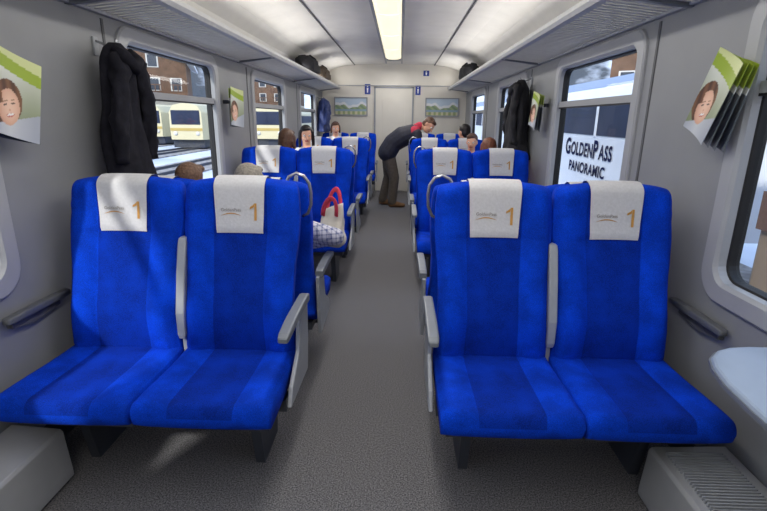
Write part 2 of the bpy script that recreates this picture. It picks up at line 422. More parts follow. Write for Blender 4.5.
def farm():
    mb = MB(); loops = []
    for z, hw, hd in [(0.50, 0.014, 0.02), (0.52, 0.018, 0.026), (0.62, 0.020, 0.028), (0.8, 0.020, 0.028), (0.92, 0.020, 0.026), (0.94, 0.018, 0.022), (0.945, 0.012, 0.014)]:
        yy = base_y(z)+0.014
        loops.append([(p[0], yy+p[1], z) for p in [sq(2*math.pi*(k+0.5)/16, hw, hd, 0.3) for k in range(16)]])
    mb.loft(loops)
    mb.box((-0.011, -0.15, 0.36), (0.011, -0.10, 0.52))
    return mb.mesh('folded_armrest', [M_LGREY], False)
def grab():
    mb = MB()
    ctrl = [(0.0, 0.125, 1.08), (0.0, 0.135, 1.14), (0.005, 0.14, 1.19), (0.025, 0.14, 1.23), (0.06, 0.14, 1.248), (0.095, 0.14, 1.235), (0.118, 0.135, 1.20), (0.124, 0.125, 1.15), (0.12, 0.11, 1.09), (0.10, 0.09, 1.04), (0.07, 0.07, 1.02)]
    mb.tube(ctrl, 0.008, 10); return mb.mesh('grab_handle', [M_CHROME], True)
def flipx(me):
    m = me.copy()
    for v in m.vertices: v.co.x = -v.co.x
    m.flip_normals(); return m
def seat(x, y, rz, aisle, facing_away, label):
    e = thing('train_seat', (x, y, 0), label, 'seat', 'blue train seats', rz)
    e.scale = (1, 1, 0.96 if facing_away else 0.988)
    new('backrest', cached('back', backrest), e)
    new('seat_cushion', cached('cush', cushion), e)
    c = new('head_cover', cached('cover', cover), e, label='pale grey cloth head cover with a bronze numeral 1')
    new('cover_numeral', cached('num', numeral), c)
    new('cover_lettering', cached('logo', lambda: on_cover('GoldenPass', 0.019, -0.037, 1.070, M_PGREY, 0.0002, 'cover_lettering')), c)
    new('cover_emblem', cached('swoosh', swoosh), c)
    new('seat_pan', cached('pan', pan), e)
    if aisle:
        new('leg', cached('leg', leg), e, (aisle*0.12, 0, 0))
        new('armrest', cached('arm', arm), e, (aisle*0.278, 0, 0), bevel=0.004)
        new('side_panel', cached('sidep', sidep), e, (aisle*0.272, 0, 0), bevel=0.004)
        new('folded_armrest', cached('farm', farm), e, (-aisle*0.257, 0.0, 0), bevel=0.004, label='folded-up light grey armrest')
        if facing_away:
            g = cached('grab', grab); gm = g if aisle > 0 else cached('grabm', lambda: flipx(g))
            new('grab_handle', gm, e, (aisle*0.155, 0, 0))
    else:
        new('leg', cached('leg', leg), e, ((0.09 if (x > 0) == (rz == 0) else -0.09), 0, 0))
    return e
ROWS = [2.11, 4.53, 6.95, 9.37]
DB = 0.29
XA = {-1: -0.568, 1: 0.548}; XW = {-1: -1.090, 1: 1.064}
for i, r in enumerate(ROWS):
    for sx in (-1, 1):
        seat(XA[sx], r, 0, -sx, False, 'blue velour train seat beside the aisle with grey armrests')
        seat(XW[sx], r, 0, 0, False, 'blue velour train seat beside the window wall')
        if i < 3:
            seat(XA[sx], r+DB, math.pi, sx, True, 'blue velour train seat backing onto the next, with grab loop')
            seat(XW[sx], r+DB, math.pi, 0, True, 'blue velour window seat backing onto the next row')
def warm():
    mb = MB(); loops = []
    for y, hw, hh in [(-0.46, 0.012, 0.010), (-0.452, 0.018, 0.014), (-0.35, 0.020, 0.015), (-0.2, 0.020, 0.015), (-0.10, 0.018, 0.014)]:
        loops.append([(p[0], y, 0.68+p[1]) for p in [sq(2*math.pi*(k+0.5)/16, hw, hh) for k in range(16)]])
    mb.loft(loops); return mb.mesh('arm_pad', [M_WGREY], True)
def wbr():
    mb = MB(); mb.prism([(-0.42, 0.635), (-0.42, 0.675), (-0.14, 0.675), (-0.14, 0.635), (-0.3, 0.615)], 0, -0.012, 0.014); return mb.mesh('wall_bracket', [M_SEAM])
for r in ROWS[:2]:
    for sx in (-1, 1):
        e = thing('elbow_rest', (sx*1.388, r+(0.08 if sx > 0 else 0.02), -0.01), 'grey plastic elbow rest fixed to the wall beside a blue seat', 'elbow rest', 'wall elbow rests')
        new('arm_pad', cached('warm', warm), e); new('wall_bracket', cached('wbr', wbr), e, (sx*0.02, 0, 0), bevel=0.004)

# heater boxes
for sx in (-1, 1):
    e = thing('heater_duct', (sx*(HW-0.012), 0, 0), 'pale metal heating duct cover running along the wall base', 'heater', 'heating duct covers')
    wd = 0.30 if sx > 0 else 0.22
    mb = MB(); pr = [(0, 0.02), (-sx*wd, 0.02), (-sx*wd, 0.05), (-sx*(wd-0.012), 0.225), (-sx*(wd-0.022), 0.238), (0, 0.25)]
    mb.prism(pr, 1, -1.2, 1.62); new('duct_cover', mb.mesh('duct_cover', [M_HEAT]), e, bevel=0.003)
    mb = MB(); mb.prism([(0, 0.0), (-sx*(wd-0.02), 0.0), (-sx*(wd-0.02), 0.022), (0, 0.022)], 1, -1.2, 1.57); new('duct_base', mb.mesh('duct_base', [M_DGREY]), e)
    if sx > 0:
        mb = MB()
        for k in range(50):
            yy = 1.57-0.014*k; mb.box((-wd+0.05, yy, 0.238), (-0.04, yy+0.005, 0.2545))
        new('vent_ribs', mb.mesh('vent_ribs', [M_LGREY]), e)
# table (right)
e = thing('wall_table', (HW, 0.99, 0.745), 'small pale blue-grey rounded table fixed under the window', 'table')
mb = MB()
half = [(0, 0.485), (-0.13, 0.485), (-0.20, 0.475), (-0.255, 0.45), (-0.30, 0.405), (-0.33, 0.34), (-0.352, 0.25), (-0.365, 0.12), (-0.37, 0.0)]
out = half+[(x, -y) for x, y in half[-2::-1]]
mb.prism(out, 2, -0.030, 0.0); new('table_top', mb.mesh('table_top', [M_TABLE]), e, bevel=0.010)
mb = MB(); mb.prism([(p[0]*1.012, p[1]*1.01) for p in out], 2, -0.024, -0.012); new('table_edge', mb.mesh('table_edge', [M_GREY]), e)
mb = MB(); mb.prism([(0, -0.03), (-0.22, -0.03), (0, -0.25)], 1, -0.015, 0.015); new('table_bracket', mb.mesh('table_bracket', [M_DGREY]), e)

# ------------------------------------------------------------------ remeshed figures
def prims_mesh(name, prims, mats, vox=0.012, smooth_it=3):
    mb = MB()
    for p in prims:
        if p[0] == 'c': mb.cap(p[1], p[2], p[3], p[4])
        else: mb.ell(p[1], p[2], p[3])
    me = mb.mesh(name+'_raw', mats)
    o = bpy.data.objects.new('tmp', me); COL.objects.link(o)
    r = o.modifiers.new('R', 'REMESH'); r.mode = 'VOXEL'; r.voxel_size = vox; r.use_smooth_shade = True
    s = o.modifiers.new('S', 'SMOOTH'); s.factor = 0.5; s.iterations = smooth_it
    bpy.context.view_layer.update()
    m2 = bpy.data.meshes.new_from_object(o.evaluated_get(bpy.context.evaluated_depsgraph_get()))
    bpy.data.objects.remove(o); m2.name = name
    n = len(m2.polygons); C = np.empty(n*3); m2.polygons.foreach_get('center', C); C = C.reshape(-1, 3)
    best = np.full(n, 1e9); idx = np.zeros(n, dtype=np.int32)
    for p in prims:
        if p[0] == 'c':
            a = np.array(p[1]); b = np.array(p[2]); d = b-a; L = max(1e-9, d@d)
            t = np.clip(((C-a)@d)/L, 0, 1); q = a+t[:, None]*d
            ds = np.linalg.norm(C-q, axis=1)-(p[3]+(p[4]-p[3])*t); mi = p[5]
        else:
            R = np.array(p[3]) if p[3] is not None else np.eye(3)
            l = (C-np.array(p[1]))@R; rr_ = np.array(p[2]); k = np.linalg.norm(l/rr_, axis=1); ds = (k-1)*rr_.min(); mi = p[4]
        u = ds < best; best[u] = ds[u]; idx[u] = mi
    m2.materials.clear()
    for m in mats: m2.materials.append(m)
    m2.polygons.foreach_set('material_index', idx); m2.polygons.foreach_set('use_smooth', np.ones(n, dtype=bool)); m2.update()
    return m2
V = Vector
def frame(f, u):
    f = V(f).normalized(); u = V(u); u = (u-f*u.dot(f)).normalized(); r = f.cross(u)
    return f, u, r
def head_prims(P, c, f, u, k=1.0, skin=0, lip=1):
    f, u, r = frame(f, u); c = V(c); R = Matrix((r, f, u)).transposed()
    def q(a, b, d): return c+(r*a+f*b+u*d)*k
    P.append(('e', q(0, -0.012, 0.03), (0.074*k, 0.092*k, 0.085*k), R, skin))
    P.append(('e', q(0, 0.018, -0.035), (0.058*k, 0.068*k, 0.075*k), R, skin))
    P.append(('e', q(0, 0.055, -0.085), (0.026*k, 0.026*k, 0.02*k), R, skin))
    P.append(('c', q(0, 0.078, 0.015), q(0, 0.103, -0.03), 0.009*k, 0.014*k, skin))
    P.append(('e', q(0, 0.080, -0.060), (0.024*k, 0.012*k, 0.008*k), R, lip))
    for s in (-1, 1):
        P.append(('e', q(s*0.076, -0.01, -0.01), (0.009*k, 0.02*k, 0.03*k), R, skin))
        P.append(('e', q(s*0.032, 0.066, -0.03), (0.02*k, 0.016*k, 0.02*k), R, skin))
        P.append(('c', q(s*0.015, 0.08, 0.028), q(s*0.045, 0.068, 0.03), 0.008*k, 0.006*k, skin))
    return c, f, u, r, R
def add_eyes(parent, c, f, u, k=1.0):
    f, u, r = frame(f, u); c = V(c)
    for s in (-1, 1):
        p = c+(r*s*0.031+f*0.074+u*0.006)*k
        mb = MB(); mb.ell(p, (0.013*k,)*3, mi=0, nu=12, nv=8); mb.ell(p+f*0.0085*k, (0.0065*k,)*3, mi=1, nu=10, nv=6)
        new('eye', mb.mesh('eye', [M_EYEW, M_EYE], True), parent)
def hair_prims(c, f, u, k=1.0, style='short'):
    f, u, r = frame(f, u); c = V(c); R = Matrix((r, f, u)).transposed(); P = []
    def q(a, b, d): return c+(r*a+f*b+u*d)*k
    P.append(('e', q(0, -0.026, 0.046), (0.082*k, 0.093*k, 0.083*k), R, 0))
    P.append(('e', q(0, -0.05, -0.0), (0.076*k, 0.062*k, 0.085*k), R, 0))
    P.append(('e', q(0.015, 0.045, 0.085), (0.06*k, 0.04*k, 0.028*k), R, 0))
    if style == 'long':
        for s in (-1, 1):
            P.append(('c', q(s*0.07, 0.02, 0.05), q(s*0.082, 0.0, -0.05), 0.024*k, 0.024*k, 0))
            P.append(('c', q(s*0.082, 0.0, -0.05), q(s*0.085, 0.01, -0.19), 0.024*k, 0.016*k, 0))
        P.append(('c', q(0, -0.07, 0), q(0, -0.07, -0.16), 0.06*k, 0.045*k, 0))
    if style == 'mid':
        for s in (-1, 1): P.append(('c', q(s*0.07, 0.0, 0.04), q(s*0.078, -0.01, -0.07), 0.022*k, 0.018*k, 0))
        P.append(('c', q(0, -0.065, 0), q(0, -0.06, -0.09), 0.055*k, 0.045*k, 0))
    return P
def hand_prims(P, w, d, n, side, mi, k=1.0, curl=0.5):
    w = V(w); d = V(d).normalized(); n = V(n); n = (n-d*n.dot(d)).normalized(); s = d.cross(n)*side
    for i in (-1, 0, 1): P.append(('c', w+s*i*0.018*k, w+(d*0.085+s*i*0.024)*k, 0.015*k, 0.014*k, mi))
    for i, L in enumerate((0.068, 0.078, 0.072, 0.056)):
        rt = w+(d*0.088+s*(1.5-i)*0.0225)*k; d1 = (d+n*curl*0.4).normalized(); d2 = (d+n*curl*1.4).normalized(); d3 = (d*0.6+n*curl*2).normalized()
        p1 = rt+d1*L*0.45*k; p2 = p1+d2*L*0.32*k; p3 = p2+d3*L*0.25*k
        P.append(('c', rt, p1, 0.0098*k, 0.009*k, mi)); P.append(('c', p1, p2, 0.009*k, 0.0085*k, mi)); P.append(('c', p2, p3, 0.0085*k, 0.0075*k, mi))
    t0 = w+(d*0.025+s*0.028)*k; t1 = t0+(d*0.03+s*0.028+n*0.012)*k; t2 = t1+(d*0.03+s*0.006+n*0.012)*k
    P.append(('c', t0, t1, 0.013*k, 0.011*k, mi)); P.append(('c', t1, t2, 0.011*k, 0.009*k, mi))

def seated(x, y, away, headtop, label, top, legs, hair, style='short', k=1.0, skin=M_SKIN, lean=0.0, yaw=0.0, elbow=None, af=1.0):
    """local frame: person faces -Y, origin under the seat back"""
    e = thing('person', (x, y, 0), label, 'person', None, math.pi if away else 0)
    P = []
    ht = headtop; sh = ht-0.30*k; hc = (lean, -0.225, ht-0.118*k)
    z0 = 0.46+0.115*k
    for s in (-1, 1):
        P.append(('c', (s*0.075*k, -0.31, z0), (s*0.065*k+lean*0.4, -0.28, z0+(sh-z0)*0.45), 0.112*k, 0.10*k, 2))
        P.append(('c', (s*0.065*k+lean*0.4, -0.28, z0+(sh-z0)*0.45), (s*0.08*k+lean*0.9, -0.235, sh-0.06*k), 0.10*k, 0.10*k, 2))
        P.append(('c', (lean, -0.22, sh+0.0*k), (s*0.155*k+lean, -0.225, sh-0.035*k), 0.06*k, 0.062*k, 2))
        el = (s*0.20*k+lean, -0.27, sh-0.29*k); a = 1.0
        if elbow and s == elbow[0]: el = elbow[1]; a = af
        wr = (s*0.12*k, -0.50*k-0.03, z0+0.10*k)
        P.append(('c', (s*0.165*k+lean, -0.225, sh-0.045*k), el, 0.056*k*a, 0.048*k*a, 2))
        P.append(('c', el, wr, 0.047*k*a, 0.031*k, 2))
        hand_prims(P, wr, (-s*0.15, -1, -0.25), (0, -0.2, -1), s, 0, k*1.0, 0.5)
        kn = (s*0.115*k, -0.30-0.42*k, 0.50+0.05*k)
        P.append(('c', (s*0.085*k, -0.31, z0-0.02), kn, 0.088*k, 0.062*k, 3))
        an = (s*0.12*k, -0.28-0.42*k, max(0.09, 0.55-0.47*k-0.01)); P.append(('c', kn, an, 0.06*k, 0.042*k, 3))
        P.append(('c', (an[0], an[1]+0.02, an[2]-0.035), (an[0]*1.15, an[1]-0.15*k, an[2]-0.045), 0.036*k, 0.03*k, 4))
    P.append(('c', (lean, -0.215, sh-0.02), (lean, -0.225, ht-0.17*k), 0.055*k, 0.05*k, 0))
    f = V((math.sin(yaw), -math.cos(yaw), -0.08)); u = V((0, 0, 1))
    head_prims(P, hc, f, u, k)
    new('body', prims_mesh('body', P, [skin, M_LIP, top, legs, M_DGREY], 0.0125), e)
    new('hair', prims_mesh('hair', hair_prims(hc, f, u, k, style), [hair], 0.010, 4), e)
    add_eyes(e, hc, f, u, k)
    return e
H_BLACK = mat('hair_black', (26, 20, 20), 0.45, 0.4, 60, 0.4)
H_BROWN = mat('hair_brown', (88, 60, 44), 0.5, 0.3, 60, 0.4)
H_RED = mat('hair_auburn', (112, 66, 46), 0.5, 0.3, 60, 0.4)
H_SAND = mat('hair_mid_brown', (104, 78, 62), 0.7, 0.3, 80, 0.5)
H_GREY = mat('hair_ash_grey', (138, 132, 122), 0.7, 0.3, 80, 0.5)
C_WHITE = mat('white_knit', (205, 205, 208), 0.9); C_RED = mat('red_cloth', (190, 52, 76), 0.85); C_BLUE = mat('denim', (52, 66, 98), 0.9, 0.2, 60)
C_GREEN = mat('green_knit', (80, 100, 84), 0.9); C_PINK = mat('pink_knit', (196, 128, 136), 0.9); C_NAVY = mat('navy_shell', (34, 36, 52), 0.7, 0.25, 25, 0.3)
C_OLIVE = mat('grey_brown_trousers', (86, 78, 70), 0.9, 0.15, 30, 0.2); C_SHOE = mat('brown_suede', (118, 86, 58), 0.8)
RB = [r+DB for r in ROWS]
seated(-1.13, RB[0]+0.03, True, 1.20, 'seated person with brown hair in a grey-green top', C_GREEN, C_BLUE, H_SAND, k=0.90, lean=-0.10)
seated(-0.61, RB[0]+0.03, True, 1.20, 'seated person with ash-grey hair and plaid shirt', PLAID, M_BLACKC, H_GREY, 'mid', k=0.93, lean=0.09, elbow=(-1, (-0.37, -0.34, 0.77)), af=1.2)
seated(-1.09, ROWS[2]-0.30, False, 1.35, 'seated person with long black hair in pale knit top', C_WHITE, C_BLUE, H_BLACK, 'long', yaw=0.25, k=1.05)
seated(-1.03, RB[1], True, 1.335, 'seated person with brown hair in a red top', C_RED, C_BLUE, H_BROWN, 'mid')
seated(-1.06, ROWS[3], False, 1.38, 'seated person with brown hair in a white top', C_WHITE, C_BLUE, H_BROWN, 'mid', yaw=0.2)
seated(1.09, RB[2], True, 1.38, 'seated person with short dark hair in a black top', M_BLACKC, C_BLUE, H_BLACK, yaw=0.6)
seated(1.08, ROWS[2]-0.2, False, 1.27, 'seated child with fair-brown hair in a pink top', C_PINK, C_BLUE, H_BROWN, 'short', k=0.92, yaw=-0.3)
seated(1.04, RB[1]+0.02, True, 1.27, 'seated person with auburn hair in a green top', C_GREEN, C_BLUE, H_RED, 'mid', k=0.93)

# ---- standing man bending forward
e = thing('person', (0.0, 8.22, 0), 'man bending over in navy jacket with red trim and grey-brown trousers', 'person')
P = []
for s in (-1, 1):
    P.append(('c', (-0.07, s*0.085, 0.91), (0.02, s*0.08, 1.06), 0.160, 0.155, 2))
    P.append(('c', (0.02, s*0.08, 1.06), (0.17, s*0.085, 1.16), 0.155, 0.168, 2))
    P.append(('c', (0.17, s*0.085, 1.16), (0.33, s*0.09, 1.22), 0.168, 0.145, 2))
    P.append(('c', (0.38, 0, 1.28), (0.37, s*0.17, 1.26), 0.072, 0.084, 5 if s < 0 else 2))
    sh = (0.40, s*0.195, 1.21); el = (0.44, s*0.26, 0.93); wr = (0.53, s*0.14, 0.74)
    P.append(('c', sh, el, 0.092, 0.078, 2)); P.append(('c', el, wr, 0.076, 0.05, 2))
    hand_prims(P, wr, (0.35, -s*0.1, -0.9), (0.3, -s*1, 0), -s, 0, 1.05, 0.5)
    hip = (-0.06, s*0.085, 0.89); kn = (0.05, s*0.11, 0.50) if s < 0 else (-0.05, s*0.12, 0.50)
    an = (0.02, s*0.12, 0.10) if s < 0 else (-0.15, s*0.12, 0.10)
    P.append(('c', hip, kn, 0.118, 0.086, 3)); P.append(('c', kn, an, 0.086, 0.074, 3))
    P.append(('c', (an[0]-0.02, an[1], 0.048), (an[0]+0.10, an[1], 0.048), 0.048, 0.048, 4)); P.append(('c', (an[0]+0.1, an[1], 0.042), (an[0]+0.19, an[1]-0.01, 0.037), 0.044, 0.036, 4))
P.append(('c', (0.38, 0, 1.29), (0.45, 0, 1.335), 0.078, 0.070, 5))
P.append(('c', (0.42, 0, 1.31), (0.54, -0.01, 1.345), 0.055, 0.052, 0))
hc = V((0.60, -0.03, 1.345)); hf = V((0.58, -0.50, -0.58)); hu = V((0.7, 0, 0.7))
head_prims(P, hc, hf, hu, 1.08)
new('body', prims_mesh('body', P, [M_SKIN, M_LIP, C_NAVY, C_OLIVE, C_SHOE, C_RED], 0.009, 3), e)
new('hair', prims_mesh('hair', hair_prims(hc, hf, hu, 1.08), [H_BROWN], 0.009, 4), e)
add_eyes(e, hc, hf, hu, 1.08)

# ------------------------------------------------------------------ coats
def coat(name, x, y, ztop, H, sx, m, label, wd=0.20, dp=0.075, collar=None, cat='coat'):
    e = thing(name, (x, y, ztop), label, cat)
    mb = MB(); N = 56; loops = []
    rnd = random.Random(name+str(y)); ph = rnd.random()*6
    for i in range(30):
        t = i/29; z = -H*t
        w = interp(t, [0, 0.03, 0.10, 0.25, 0.6, 1], [0.03, 0.07, wd*0.62, wd*0.80, wd*0.95, wd*1.15]); d = interp(t, [0, 0.04, 0.13, 0.5, 1], [0.03, 0.05, dp, dp*1.05, dp*1.25])
        l = []
        for k in range(N):
            a = 2*math.pi*k/N
            n1 = noise.noise(V((math.cos(a)*1.4+ph, math.sin(a)*1.4, t*2.2))); n2 = noise.noise(V((math.cos(a)*3+ph, math.sin(a)*3, t*5.0+ph)))
            rip = 1+sm(t*4)*(0.45*n1+0.25*n2)
            l.append((d*math.cos(a)*rip, w*math.sin(a)*(1+sm(t*3)*0.3*n1), z+0.04*n1*t))
        loops.append(l)
    mb.loft(loops); new('coat_body', mb.mesh('coat_body', [m], True), e)
    for s in (-1, 1):
        mb = MB(); loops = []
        for i in range(18):
            t = i/17; c = V((-sx*(dp*0.55+0.03*math.sin(t*3)), s*(wd*0.50+0.06*sm(t*1.6))+0.02*math.sin(t*5+ph), -0.05-H*0.72*t)); r0 = (0.03 if i == 0 else 0.05)*(1-0.2*t)
            l = []
            for k in range(20):
                a = 2*math.pi*k/20; n1 = noise.noise(V((math.cos(a)*1.2+s*3, math.sin(a)*1.2+ph, t*9)))
                l.append(c+V((math.cos(a)*0.8, math.sin(a), 0))*r0*(1+0.7*n1))
            loops.append(l)
        mb.loft(loops); new('sleeve', mb.mesh('sleeve', [m], True), e)
    mb = MB(); pts = [(-sx*0.03, -0.07, -0.03), (-sx*0.075, -0.06, -0.07), (-sx*0.095, 0, -0.12), (-sx*0.075, 0.06, -0.08), (-sx*0.03, 0.07, -0.03)]
    mb.tube(pts, [0.02, 0.035, 0.03, 0.035, 0.02], 12); new('collar', mb.mesh('collar', [collar or m], True), e)
    h = thing('coat_hook', (sx*HW, y, ztop-0.01), 'small steel coat hook screwed to the wall panel', 'hook', 'coat hooks')
    mb = MB(); mb.box((min(0, -sx*0.012), -0.02, -0.05), (max(0, -sx*0.012), 0.02, 0.04)); new('hook_plate', mb.mesh('hook_plate', [M_LGREY]), h, bevel=0.003)
    mb = MB(); xx = abs(HW-abs(x)); mb.tube([(-sx*0.01, 0, 0.02), (-sx*xx*0.6, 0, 0.0), (-sx*xx*1.0, 0, 0.0), (-sx*(xx+0.012), 0, 0.03)], 0.006, 8); new('hook_prong', mb.mesh('hook_prong', [M_CHROME], True), h)
C_DK = mat('dark_wool', (30, 30, 38), 0.95, 0.25, 35, 0.3, spec=0.2); C_BJ = mat('blue_nylon', (48, 62, 112), 0.6, 0.2, 30, 0.3)
coat('coat', -1.315, 2.57, 1.80, 0.74, -1, C_DK, 'long dark wool coat hanging from a wall hook', 0.17, 0.07)
coat('coat', 1.315, 5.05, 1.83, 0.78, 1, M_BLACKC, 'black winter jacket hanging from a wall hook beside a window', 0.2, 0.085)
coat('coat', -1.30, 9.30, 1.80, 0.60, -1, C_BJ, 'blue nylon jacket hanging from a wall hook near the end', 0.18, 0.09)

# ------------------------------------------------------------------ printed sheets
def sheet(name, w, h, nx, ny, fn, origin, uax, vax, nax, curl=0.0, parent=None):
    o = V(origin); u = V(uax).normalized(); v = V(vax).normalized(); n = V(nax).normalized()
    vs = []; cols = []
    for j in range(ny+1):
        for i in range(nx+1):
            a = i/nx; b = j/ny; vs.append(o+u*(a-0.5)*w+v*(b-0.5)*h+n*(curl*(2*a-1)**2)); cols.append((*lin(fn(a, b)), 1))
    fs = [(j*(nx+1)+i, j*(nx+1)+i+1, (j+1)*(nx+1)+i+1, (j+1)*(nx+1)+i) for j in range(ny) for i in range(nx)]
    me = bpy.data.meshes.new(name); me.from_pydata([tuple(p) for p in vs], [], fs); me.materials.append(PRINT)
    at = me.color_attributes.new('Col', 'FLOAT_COLOR', 'POINT')
    for i, c in enumerate(cols): at.data[i].color = c
    ob = new(name, me, parent); s = ob.modifiers.new('Solid', 'SOLIDIFY'); s.thickness = 0.002; s.offset = 0
    return ob
def mixc(a, b, t): t = max(0, min(1, t)); return tuple(x+(y-x)*t for x, y in zip(a, b))
def broch(a, b):
    # generic leaflet: green header band, soft portrait photo below
    if b > 0.95-0.10*a: return (206, 214, 150)
    if b > 0.80-0.10*a: return (152, 176, 44)
    c = mixc((120, 132, 92), (214, 218, 208), b*1.2+0.1*math.sin(a*5))
    x = (a-0.36); y = (b-0.34)
    xr = x*math.cos(0.28)+y*math.sin(0.28); yr = -x*math.sin(0.28)+y*math.cos(0.28)
    fr = (xr/0.235)**2+(yr/0.215)**2; hr = ((xr+0.03)/0.33)**2+((yr-0.06)/0.27)**2
    if yr < -0.16: c = mixc((206, 210, 214), (168, 174, 186), abs(a-0.4)*2)
    if hr < 1 and yr > -0.16: c = mixc((128, 88, 58), (86, 56, 38), 0.5+0.5*math.sin(a*30+b*12))
    if fr < 1 and not (xr < -0.12 and yr > 0.06):
        c = mixc((244, 206, 180), (216, 164, 136), fr*0.7+max(0, -xr)*1.5)
        for ex in (-0.07, 0.10):
            if ((xr-ex)/0.038)**2+((yr-0.035)/0.012)**2 < 1: c = (90, 66, 56)
            elif ((xr-ex)/0.055)**2+((yr-0.075)/0.008)**2 < 1: c = (160, 116, 86)
        if (xr-0.015)**2/0.022**2+((yr+0.035)/0.014)**2 < 1: c = (224, 170, 142)
        if ((xr-0.015)/0.085)**2+((yr+0.095)/0.024)**2 < 1: c = (206, 118, 106)
        if ((xr-0.015)/0.068)**2+((yr+0.090)/0.013)**2 < 1: c = (248, 244, 240)
    return c
def broch_w(a, b):
    if b > 0.74: return (150, 170, 44)
    if b > 0.66: return (228, 228, 224)
    return (44, 54, 72) if (a-0.5)**2+(b-0.3)**2 < 0.2 else (90, 98, 104)
def bundle(sx, y, z, n, tilt, lab, W=0.2, H=0.3, lean=0.25, fan=5, step=0.013):
    nx_ = V((-sx, 0, 0))
    u0 = V((0, 1, 0)) if sx < 0 else V((0, -1, 0)); v0 = V((0, 0, 1))
    h = thing('leaflet_clip', (sx*HW, y, z+0.05), 'small dark wall clip holding a fan of leaflets', 'clip', 'leaflet clips')
    mb = MB(); mb.box((min(0, -sx*0.05), -0.03, -0.02), (max(0, -sx*0.05), 0.03, 0.01)); new('clip_body', mb.mesh('clip_body', [M_DGREY]), h, bevel=0.003)
    for i in range(n):
        an = math.radians(tilt-fan*i+(1.5 if i == 2 else 0)); u = u0*math.cos(an)-v0*math.sin(an); v = u0*math.sin(an)+v0*math.cos(an)
        off = 0.105-0.018*i
        u2 = (u-nx_*lean).normalized()
        o = V((sx*HW, y, z))+nx_*(off)+u*step*i-v*0.006*i
        s = sheet('leaflet', W, H, 56, 76, broch if i == 0 else broch_w, o, u2, v, nx_, 0.010)
        tag(s, lab if i == 0 else 'green and white folded leaflet fanned behind another on the wall', 'leaflet', 'wall leaflets')
bundle(-1, 1.85, 1.515, 2, 16, 'green and white leaflet with a smiling portrait photo', 0.22, 0.31, -0.02)
bundle(1, 1.955, 1.54, 4, 28, 'green leaflet with a portrait photo held in a wall clip', 0.15, 0.32, 0.05, 3.5, 0.010)
bundle(-1, 4.38, 1.53, 2, 8, 'green and white leaflet with a smiling portrait photo', 0.20, 0.32, -0.25)
bundle(1, 4.45, 1.53, 3, 18, 'green leaflet with a portrait photo held in a wall clip', 0.16, 0.3, 0.1)

def land(a, b):
    m = 0.66+0.10*math.sin(a*9)+0.05*math.sin(a*23+1)
    if b > m: return (190, 208, 226)
    if b > m-0.16: return (226, 230, 236)
    if b > 0.34: return mixc((120, 146, 120), (160, 176, 132), 0.5+0.5*math.sin(a*31+b*20))
    if b > 0.2: return (140, 166, 186)
    return (200, 196, 160) if math.sin(a*40) > 0 else (150, 166, 120)
for x in (-0.85, 0.95):
    e = thing('framed_picture', (x, YE-0.012, 1.675), 'thin-framed landscape picture of mountains and lake', 'picture', 'framed pictures')
    mb = MB(); w, h, t = 0.62, 0.31, 0.02
    mb.box((-w/2-t, -0.02, -h/2-t), (w/2+t, 0.012, -h/2)); mb.box((-w/2-t, -0.02, h/2), (w/2+t, 0.012, h/2+t)); mb.box((-w/2-t, -0.02, -h/2), (-w/2, 0.012, h/2)); mb.box((w/2, -0.02, -h/2), (w/2+t, 0.012, h/2))
    new('picture_frame', mb.mesh('picture_frame', [M_LGREY]), e)
    sheet('picture_print', w, h, 60, 32, land, (0, -0.005, 0), (1, 0, 0), (0, 0, 1), (0, -1, 0), 0, e)
M_SIGNB = mat('sign_blue', (34, 62, 150), 0.4); M_SIGNW = mat('sign_white', (235, 235, 235), 0.4)
for x, z, w, h in ((-0.52, 2.0, 0.11, 0.19), (0.47, 1.99, 0.10, 0.18), (0.62, 2.3, 0.11, 0.1)):
    e = thing('pictogram_sign', (x, YE-0.004, z), 'small blue sign with a white standing-figure pictogram', 'sign', 'end wall signs')
    mb = MB(); mb.box((-w/2, -0.008, -h/2), (w/2, 0.003, h/2)); new('sign_plate', mb.mesh('sign_plate', [M_SIGNB]), e, bevel=0.003)
    mb = MB(); mb.ell((0, -0.008, h*0.27), (w*0.11, 0.004, w*0.11), nu=12, nv=6)
    mb.prism([(-w*0.16, h*0.13), (w*0.16, h*0.13), (w*0.12, -h*0.05), (w*0.09, -h*0.34), (-w*0.09, -h*0.34), (-w*0.12, -h*0.05)], 1, -0.011, -0.0075)
    new('sign_pictogram', mb.mesh('sign_pictogram', [M_SIGNW]), e)

# ------------------------------------------------------------------ bags
def softbag(name, loc, dims, rz, m, label, strap=M_BLACKC, cat='bag'):
    e = thing(name, loc, label, cat, None, rz); L, W, H = dims
    mb = MB(); loops = []; rnd = random.Random(str(loc)); ph = rnd.random()*6
    for i in range(17):
        t = -1+2*i/16; q = max(0.12, (1-abs(t)**3.2)**0.45); l = []
        for k in range(24):
            a = 2*math.pi*k/24; c = math.copysign(abs(math.cos(a))**0.7, math.cos(a)); s = math.copysign(abs(math.sin(a))**0.7, math.sin(a))
            rp = 1+0.05*math.sin(5*a+ph+3*t)+0.05*math.sin(9*t+ph)
            l.append((t*L/2, W/2*c*q*rp, H/2+H/2*s*q*(rp if s > 0 else 1)))
        loops.append(l)
    mb.loft(loops); new('bag_body', mb.mesh('bag_body', [m], True), e)
    for s in (-1, 1):
        mb = MB(); pts = [(-L*0.22, s*W*0.42, H*0.55), (-L*0.2, s*W*0.3, H*0.98), (0, s*W*0.12, H*1.12), (L*0.2, s*W*0.3, H*0.98), (L*0.22, s*W*0.42, H*0.55)]
        mb.tube(pts, 0.009, 8, fl=(1.6, 0.6)); new('bag_handle', mb.mesh('bag_handle', [strap], True), e)
    mb = MB(); mb.box((-L*0.32, -W*0.53, H*0.18), (L*0.32, -W*0.42, H*0.58)); new('bag_pocket', mb.mesh('bag_pocket', [m]), e, bevel=0.02)
    return e
